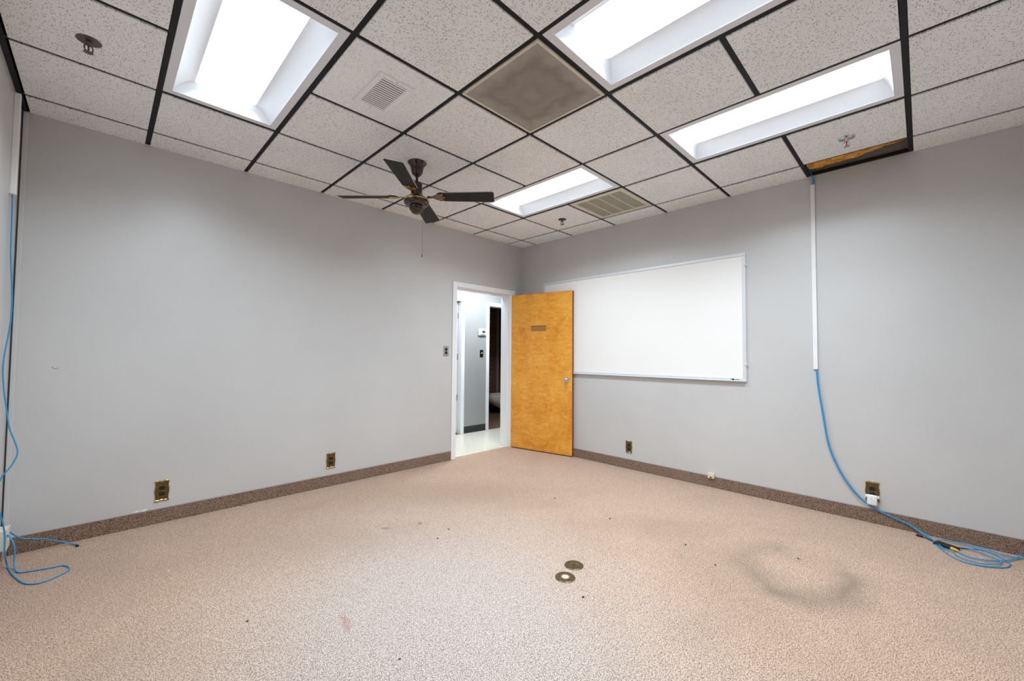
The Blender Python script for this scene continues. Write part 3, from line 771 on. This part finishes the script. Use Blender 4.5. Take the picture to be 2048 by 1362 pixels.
# =================================================================== OUTLETS
def ornate(wd, ht):
    """wavy outline of a decorative plate in (x, z)"""
    P = []
    def edge(ax, n, f):
        for k in range(n): P.append(f(k / n))
    w2, h2 = wd / 2, ht / 2
    wav = lambda s, a: a * math.sin(PI * s) * -1 + a * .9 * math.sin(3 * PI * s) * -1
    edge(0, 12, lambda s: (-w2 + wd * s, h2 + wav(s, -.0035) - .003))
    edge(0, 14, lambda s: (w2 + wav(s, .0035), h2 - ht * s))
    edge(0, 12, lambda s: (w2 - wd * s, -h2 - wav(s, -.0035) + .003))
    edge(0, 14, lambda s: (-w2 - wav(s, .0035), -h2 + ht * s))
    return P
def brass_outlet(loc, rz, wd, ht, label, square=False):
    t = thing('wall_outlet', label, 'outlet', loc, (0, 0, rz), group='brass wall outlets')
    P = ornate(wd, ht); n = len(P)
    bm = bmesh.new()
    levels = [(1.0, 0), (1.0, -.003), (.95, -.007), (.88, -.0075), (.82, -.004)]
    rings = [[bm.verts.new((x * s, y, z_ * s)) for x, z_ in P] for s, y in levels]
    for a, b in zip(rings, rings[1:]):
        for k in range(n): bm.faces.new((a[k], a[(k + 1) % n], b[(k + 1) % n], b[k]))
    bmesh.ops.recalc_face_normals(bm, faces=bm.faces[:])
    obj('plate_rim', bm, 'brass', t, True)
    bm = bmesh.new(); prism(bm, [(x * .84, z_ * .84) for x, z_ in P], -.0038, 0); obj('plate_field', bm, 'brass_dark', t)
    for s in (-1, 1):
        bm = bmesh.new(); rr = .0165
        if square: pts = [(-.012, s * .020 - .013), (.012, s * .020 - .013), (.012, s * .020 + .013), (-.012, s * .020 + .013)]
        else: pts = [(max(-.0165, min(.0165, .021 * math.cos(2 * PI * k / 20))) if 0 else .0175 * math.cos(2 * PI * k / 20), s * .0205 + max(-.0125, min(.0125, .0165 * math.sin(2 * PI * k / 20)))) for k in range(20)]
        prism(bm, pts, -.008, -.003); r = obj('receptacle', bm, 'black', t)
        for q in (-.006, .006): obj('slot', bmbox(q - .001, q + .001, -.0083, -.0079, s * .0205 - .002, s * .0205 + .006), 'rubber', r)
    bm = bmesh.new(); lathe(bm, [(0, -.0062), (.003, -.0058), (.0035, -.0038)], 10, (0, 0, 0), 'Y'); obj('screw', bm, 'brass', t)
    return t
brass_outlet((-3.791, 0, .227), 0, .086, .150, 'ornate brass outlet low on the left wall, nearest the far left corner')
brass_outlet((-2.583, 0, .233), 0, .086, .142, 'ornate brass outlet low on the left wall, nearest the doorway')
brass_outlet((0, -1.642, .235), -PI / 2, .080, .128, 'brass outlet low on the right wall under the whiteboard', True)
brass_outlet((0, -3.657, .232), -PI / 2, .086, .146, 'ornate brass outlet with the white adapter plugged in')

# white plug-in adapter
t = thing('plug_adapter', 'white plug-in adapter hanging in the brass outlet on the right wall', 'adapter', (-.009, -3.657, .190), (0, 0, -PI / 2))
obj('body', bmbox(-.029, .029, -.034, -.006, -.052, .022, bev=.008, seg=3), 'white_plastic', t, True)
obj('side_grip', bmbox(-.040, .040, -.020, .0, -.002, .018, bev=.004, seg=2), 'white_plastic', t, True)
for k, (x0, x1) in enumerate(((-.012, -.004), (-.002, .004))): obj('logo_print', bmbox(x0, x1, -.0343, -.034, -.006 - .004 * k, -.003 - .004 * k), 'steel', t)
obj('status_light', bmbox(-.002, .002, -.0343, -.034, .010, .012), 'grey_screen', t)

# steel plate with two round sockets beside the doorway
t = thing('steel_wall_plate', 'steel wall plate with two round black sockets left of the doorway', 'wall plate', (-1.2845, 0, 1.276))
obj('plate', bmbox(-.036, .036, -.005, 0, -.058, .058, bev=.003, seg=2), 'steel', t)
for s in (-1, 1):
    bm = bmesh.new(); lathe(bm, [(0, -.0075), (.011, -.0085), (.017, -.0085), (.018, -.004)], 20, (0, 0, s * .020), 'Y'); obj('socket', bm, 'black', t, True)
for s in (-1, 0, 1):
    bm = bmesh.new(); lathe(bm, [(0, -.007), (.003, -.0065), (.003, -.005)], 8, (0, 0, s * .048), 'Y'); obj('screw', bm, 'steel', t)

# ivory phone block on top of the carpet base
t = thing('phone_block', 'small ivory phone block on the right wall just above the carpet base', 'phone block', (0, -2.508, .109), (0, 0, -PI / 2))
bm = bmesh.new(); prism(bm, [(-.028, -.022), (.028, -.022), (.028, .022), (.010, .022), (.003, .014), (-.006, .022), (-.028, .022)], -.030, 0); obj('cover', bm, 'ivory', t)
obj('jack', bmbox(-.010, .010, -.0305, -.028, -.018, -.008), 'black', t)

# off-white box on the side wall at the far left
t = thing('surface_box', 'off-white surface mounted box low on the wall at the far left edge', 'wall box', (XC, -.16, .150), (0, 0, PI / 2))
obj('box_body', bmbox(-.055, .055, -.040, 0, -.058, .058, bev=.004, seg=2), 'beige_plate', t)
obj('cover_plate', bmbox(-.058, .058, -.046, -.040, -.061, .061, bev=.003, seg=2), 'beige_plate', t)
obj('jack', bmbox(-.012, .012, -.0475, -.045, -.012, .012), 'white_plastic', t)

# =================================================================== HALL THINGS
t = thing('thermostat', 'white thermostat on the hallway wall beside the bathroom frame', 'thermostat', (.262, HY, 1.602))
obj('body', bmbox(-.082, .082, -.032, 0, -.056, .056, bev=.016, seg=3), 'white_plastic', t, True)
obj('screen', bmbox(-.015, .052, -.0335, -.031, -.012, .030), 'grey_screen', t, label='dark display of the thermostat')
obj('button_bar', bmbox(-.04, .05, -.0335, -.031, -.040, -.032), 'steel', t)
t = thing('light_switch', 'brass light switch plate on the hallway wall under the thermostat', 'light switch', (.262, HY, 1.256))
obj('plate', bmbox(-.036, .036, -.006, 0, -.060, .060, bev=.003, seg=2), 'brass', t)
bm = bmesh.new(); box(bm, -.007, .007, -.020, -.004, -.002, .016, bev=.002); obj('toggle', bm, 'ivory', t)
for s in (-1, 1):
    bm = bmesh.new(); lathe(bm, [(0, -.008), (.003, -.0075), (.003, -.006)], 8, (0, 0, s * .042), 'Y'); obj('screw', bm, 'brass_dark', t)

# wall-hung toilet: front tip towards -X, fixed to the bathroom right wall
t = thing('toilet', 'white wall-hung toilet in the dark bathroom', 'toilet', (2.17, 2.37, 0))
def bowl_ring(z_, L, W, back):
    pts = []
    for k in range(28):
        a = 2 * PI * k / 28
        cx_ = -.24 - (L - .48) * .25
        x = cx_ + math.cos(a) * (L - back) / 2 * (1.0); y = math.sin(a) * W / 2 * (1 - .12 * -math.cos(a))
        pts.append((min(x - (back) / 2 + .02, 0.0), y, z_))
    return pts
bm = bmesh.new()
rings = []
for z_, sc, sh in [(.405, 1.0, 0), (.385, 1.02, 0), (.34, 1.0, .005), (.28, .94, .02), (.22, .82, .05), (.16, .60, .09), (.12, .34, .12)]:
    rg = []
    for k in range(28):
        a = 2 * PI * k / 28
        x = -.40 + sh + math.cos(a) * .25 * sc; y = math.sin(a) * .185 * sc
        rg.append(bm.verts.new((x, y, z_)))
    rings.append(rg)
for a, b in zip(rings, rings[1:]):
    for k in range(28): bm.faces.new((a[k], a[(k + 1) % 28], b[(k + 1) % 28], b[k]))
bm.faces.new(rings[0]); bm.faces.new(rings[-1][::-1])
box(bm, -.24, 0, -.15, .15, .16, .40, bev=.03, seg=3)
bmesh.ops.recalc_face_normals(bm, faces=bm.faces[:]); obj('bowl', bm, 'toilet', t, True)
bm = bmesh.new(); sx = []
outer = [(-.40 + math.cos(2 * PI * k / 32) * .262, math.sin(2 * PI * k / 32) * .195) for k in range(32)]
inner = [(-.41 + math.cos(2 * PI * k / 32) * .175, math.sin(2 * PI * k / 32) * .115) for k in range(32)]
rr = [[bm.verts.new((x, y, zz)) for x, y in o] for o, zz in ((outer, .407), (outer, .425), (inner, .425), (inner, .407))]
for a, b in zip(rr, rr[1:] + rr[:1]):
    for k in range(32): bm.faces.new((a[k], a[(k + 1) % 32], b[(k + 1) % 32], b[k]))
bmesh.ops.recalc_face_normals(bm, faces=bm.faces[:]); obj('seat', bm, 'toilet', t, True)

# =================================================================== FLOOR FITTINGS
def floor_plate(loc, label):
    t = thing('floor_box', label, 'floor outlet', loc, group='round floor outlets')
    bm = bmesh.new(); lathe(bm, [(0, 0), (.054, 0), (.056, .002), (.052, .005), (.047, .0045), (0, .0045)], 32)
    obj('cover', bm, 'olive_metal', t, True); return t
M['olive_metal'] = plain('tarnished_floor_brass', (108, 96, 70), 0.38, 0.85, var=0.3, scale=60)
t = floor_plate((-2.126, -2.468, 0), 'round tarnished floor cover with a closed centre screw')
bm = bmesh.new(); lathe(bm, [(0, .0062), (.006, .006), (.007, .0045)], 12); obj('screw', bm, 'black', t)
bm = bmesh.new(); lathe(bm, [(.040, .0044), (.041, .0058), (.043, .0058), (.044, .0044)], 32); obj('ring_ridge', bm, 'brass_dark', t, True)
t = floor_plate((-2.267, -2.512, 0), 'round tarnished floor outlet with a white centre')
bm = bmesh.new(); lathe(bm, [(.020, .004), (.0215, .0062), (.0245, .0062), (.026, .0044)], 28); obj('centre_ring', bm, 'chrome', t, True)
bm = bmesh.new(); lathe(bm, [(0, .0055), (.018, .0055), (.020, .004)], 24); obj('white_socket', bm, 'ivory', t, True, label='white socket insert')
for k in range(3):
    a = .4 + 2 * PI * k / 3; x, y = .008 * math.cos(a), .008 * math.sin(a); obj('slot', bmbox(x - .0015, x + .0015, y - .0025, y + .0025, .0054, .0058), 'black', t)

# crumbs on the carpet
CR = [(-1.386, -2.821, 'midway between the floor outlets and the right wall'), (-1.37, -2.245, 'between the floor outlets and the whiteboard wall'),
      (-1.325, -1.675, 'nearest the foot of the open door'), (-2.353, -2.692, 'just in front of the white-centred floor outlet'),
      (-3.827, -.904, ''), (-2.50, -1.62, 'left of the two near the middle of the carpet'), (-2.36, -1.55, 'right of the two near the middle of the carpet'),
      (-3.62, -1.72, 'farthest left, out from the left wall'), (-1.52, -3.05, 'left of the worn grime ring'),
      (-3.24, -2.42, 'nearest the bottom edge of the view'), (-1.07, -3.38, 'inside the worn grime ring')]
for k, (x, y, where) in enumerate(CR):
    bm = bmesh.new(); s = .004 + .003 * random.random()
    bmesh.ops.create_icosphere(bm, subdivisions=1, radius=s)
    for v in bm.verts: v.co = Vector((v.co.x * random.uniform(.7, 1.6), v.co.y * random.uniform(.7, 1.3), v.co.z * .6 + s * .5))
    o = obj('carpet_crumb', bm, 'white_plastic' if k == 4 else 'rubber', loc=(x, y, 0))
    tag(o, 'tiny white speck lying on the beige carpet at the left' if k == 4 else 'tiny dark speck on the carpet, ' + where, 'speck', 'specks on the carpet')
o = obj('debris_bit', bmbox(-.012, .012, -.008, .008, 0, .012, bev=.004, seg=2), 'steel', loc=(-3.286, -.030, 0)); tag(o, 'tiny grey bit lying against the carpet base left of the doorway', 'debris')

# =================================================================== RACEWAYS AND CABLES
def raceway(loc, rz, wd, dp, ht, label):
    t = thing('cable_cover', label, 'cable cover', loc, (0, 0, rz), group='white cable covers')
    obj('cover', bmbox(-wd / 2, wd / 2, -dp, -.002, 0, ht, bev=.003, seg=2), 'white_plastic', t)
    obj('base_strip', bmbox(-wd / 2 + .002, wd / 2 - .002, -.003, 0, .002, ht - .002), 'beige_plate', t)
raceway((0, -3.326, 1.139), -PI / 2, .030, .016, 1.528, 'tall white plastic cable cover on the right wall beside the whiteboard')
raceway((XC, -.300, 2.128), PI / 2, .034, .026, .585, 'short white plastic cable cover on the wall at the far left')

cr = .0036
# right cable: from the ceiling gap through the cover to a coil on the floor
t = thing('network_cable', 'blue network cable dropping from the ceiling gap to a coil on the floor at right', 'cable')
bm = bmesh.new(); tube(bm, [(-.10, -3.275, 2.90), (-.05, -3.288, 2.83), (-.024, -3.312, 2.785), (-.014, -3.330, 2.73), (-.010, -3.326, 2.66)], cr, 8); obj('upper_run', bm, 'cable', t, True)
bm = bmesh.new(); tube(bm, [(-.07, -3.28, 2.90), (-.03, -3.298, 2.80), (-.026, -3.320, 2.75), (-.010, -3.338, 2.70), (-.008, -3.334, 2.66)], cr, 8); obj('upper_run', bm, 'cable', t, True)
drop = [(-.010, -3.328, 1.16), (-.012, -3.330, 1.12), (-.014, -3.338, 1.0), (-.015, -3.366, .773), (-.016, -3.395, .559), (-.016, -3.44, .409), (-.017, -3.499, .286), (-.018, -3.572, .181), (-.018, -3.657, .117), (-.020, -3.766, .074), (-.022, -3.844, .050), (-.034, -3.905, .018), (-.07, -3.945, .008)]
outer = [(-.179, -3.978), (-.252, -4.004), (-.347, -4.046), (-.395, -4.095), (-.397, -4.148), (-.371, -4.204), (-.326, -4.257), (-.276, -4.283), (-.221, -4.292), (-.202, -4.281), (-.16, -4.266), (-.099, -4.225), (-.082, -4.18), (-.125, -4.117), (-.175, -4.041), (-.2, -3.995)]
third = [(-.235, -4.01), (-.264, -4.056), (-.33, -4.072), (-.363, -4.117), (-.367, -4.172), (-.314, -4.233), (-.272, -4.251), (-.232, -4.253), (-.198, -4.229), (-.176, -4.197), (-.143, -4.152), (-.142, -4.112), (-.17, -4.074)]
second = [(-.175, -3.970), (-.14, -3.981), (-.095, -4.008), (-.073, -4.057), (-.06, -4.121), (-.072, -4.168), (-.078, -4.215), (-.110, -4.269), (-.103, -4.326), (-.082, -4.36), (-.065, -4.43), (-.045, -4.47), (-.030, -4.43), (-.032, -4.375)]
fourth = [(-.043, -4.352), (-.119, -4.324), (-.207, -4.272), (-.269, -4.212), (-.294, -4.155), (-.281, -4.109), (-.252, -4.082)]
bm = bmesh.new(); tube(bm, drop + [(x, y, .0045) for x, y in outer], cr, 8); obj('wall_run', bm, 'cable', t, True)
drop2 = [(x - .001, y - .0075, z_ + .002) for x, y, z_ in drop]
bm = bmesh.new(); tube(bm, drop2 + [(x, y, .0115 if k else .010) for k, (x, y) in enumerate(third)], cr, 8); obj('wall_run', bm, 'cable', t, True)
bm = bmesh.new(); tube(bm, [(x, y, .014 if k < 8 else .010) for k, (x, y) in enumerate(second)] + [(x, y, .010 if k else .018) for k, (x, y) in enumerate(fourth)], cr, 8); obj('coil', bm, 'cable', t, True)
# adapter dongle lying in the coil
t = thing('cable_adapter', 'black adapter with a yellow plug lying in the blue cable coil', 'adapter', (0, 0, 0))
bm = bmesh.new(); tube(bm, [(-.086, -3.893, .010), (-.100, -3.93, .008), (-.130, -3.96, .008), (-.152, -3.985, .010)], .0035, 8); obj('lead', bm, 'black', t, True)
bm = bmesh.new(); tube(bm, [(-.085, -3.890, .010), (-.092, -3.920, .010)], .0085, 10, 0); p = obj('plug', bm, 'black', t, True)
bm = bmesh.new(); tube(bm, [(-.087, -3.879, .010), (-.086, -3.891, .010)], .004, 8, 0); obj('plug_tip', bm, 'steel', p, True)
o = obj('box', bmbox(-.054, .054, -.031, .031, 0, .016, bev=.004, seg=2), 'black', t); o.location = (-.180, -4.030, .001); o.rotation_euler = (0, 0, math.radians(-118))
bm = bmesh.new(); tube(bm, [(-.218, -4.050, .013), (-.224, -4.058, .013), (-.234, -4.075, .012), (-.240, -4.084, .011)], [.009, .009, .007, .004], 10, 0); obj('yellow_plug', bm, 'yellow', t, True)

# left cable
t = thing('network_cable', 'blue network cable hanging down the far left wall to a loop on the floor', 'cable')
left = [(-4.521, -.30, 2.17), (-4.519, -.29, 2.10), (-4.518, -.285, 1.987), (-4.516, -.28, 1.792), (-4.508, -.28, 1.642), (-4.504, -.28, 1.551), (-4.504, -.28, 1.402), (-4.522, -.28, 1.183), (-4.518, -.28, 1.045), (-4.503, -.28, .91), (-4.488, -.28, .798), (-4.455, -.28, .667), (-4.475, -.28, .588), (-4.510, -.285, .523), (-4.520, -.29, .43), (-4.508, -.28, .334), (-4.496, -.265, .262), (-4.490, -.25, .196), (-4.487, -.25, .111), (-4.482, -.245, .06), (-4.476, -.23, .012), (-4.462, -.29, .0045), (-4.442, -.376, .0045), (-4.394, -.528, .0045), (-4.354, -.586, .0045), (-4.31, -.595, .0045), (-4.258, -.556, .0045), (-4.227, -.512, .0045), (-4.229, -.464, .0045), (-4.255, -.416, .0045), (-4.294, -.41, .0045), (-4.36, -.39, .0045), (-4.417, -.365, .0045), (-4.436, -.325, .008), (-4.447, -.275, .03), (-4.449, -.265, .106), (-4.458, -.255, .150), (-4.477, -.235, .185), (-4.485, -.19, .170)]
bm = bmesh.new(); tube(bm, left, cr, 8); obj('main_run', bm, 'cable', t, True)
bm = bmesh.new(); tube(bm, [(-4.526, -.225, 2.78), (-4.512, -.25, 2.745), (-4.510, -.28, 2.70)], cr, 8); obj('upper_run', bm, 'cable', t, True)
end = [(-4.488, -.12, .175), (-4.470, -.085, .140), (-4.450, -.070, .112), (-4.432, -.060, .098), (-4.388, -.06, .082), (-4.347, -.06, .070), (-4.294, -.06, .041), (-4.239, -.062, .010), (-4.215, -.105, .007)]
bm = bmesh.new(); tube(bm, end, cr, 8); obj('loose_end', bm, 'cable', t, True)
o = obj('plug', bmbox(-.014, .014, -.006, .006, 0, .010, bev=.002), 'cable_dark', t); o.location = (-4.206, -.128, .002); o.rotation_euler = (0, 0, math.radians(-68))
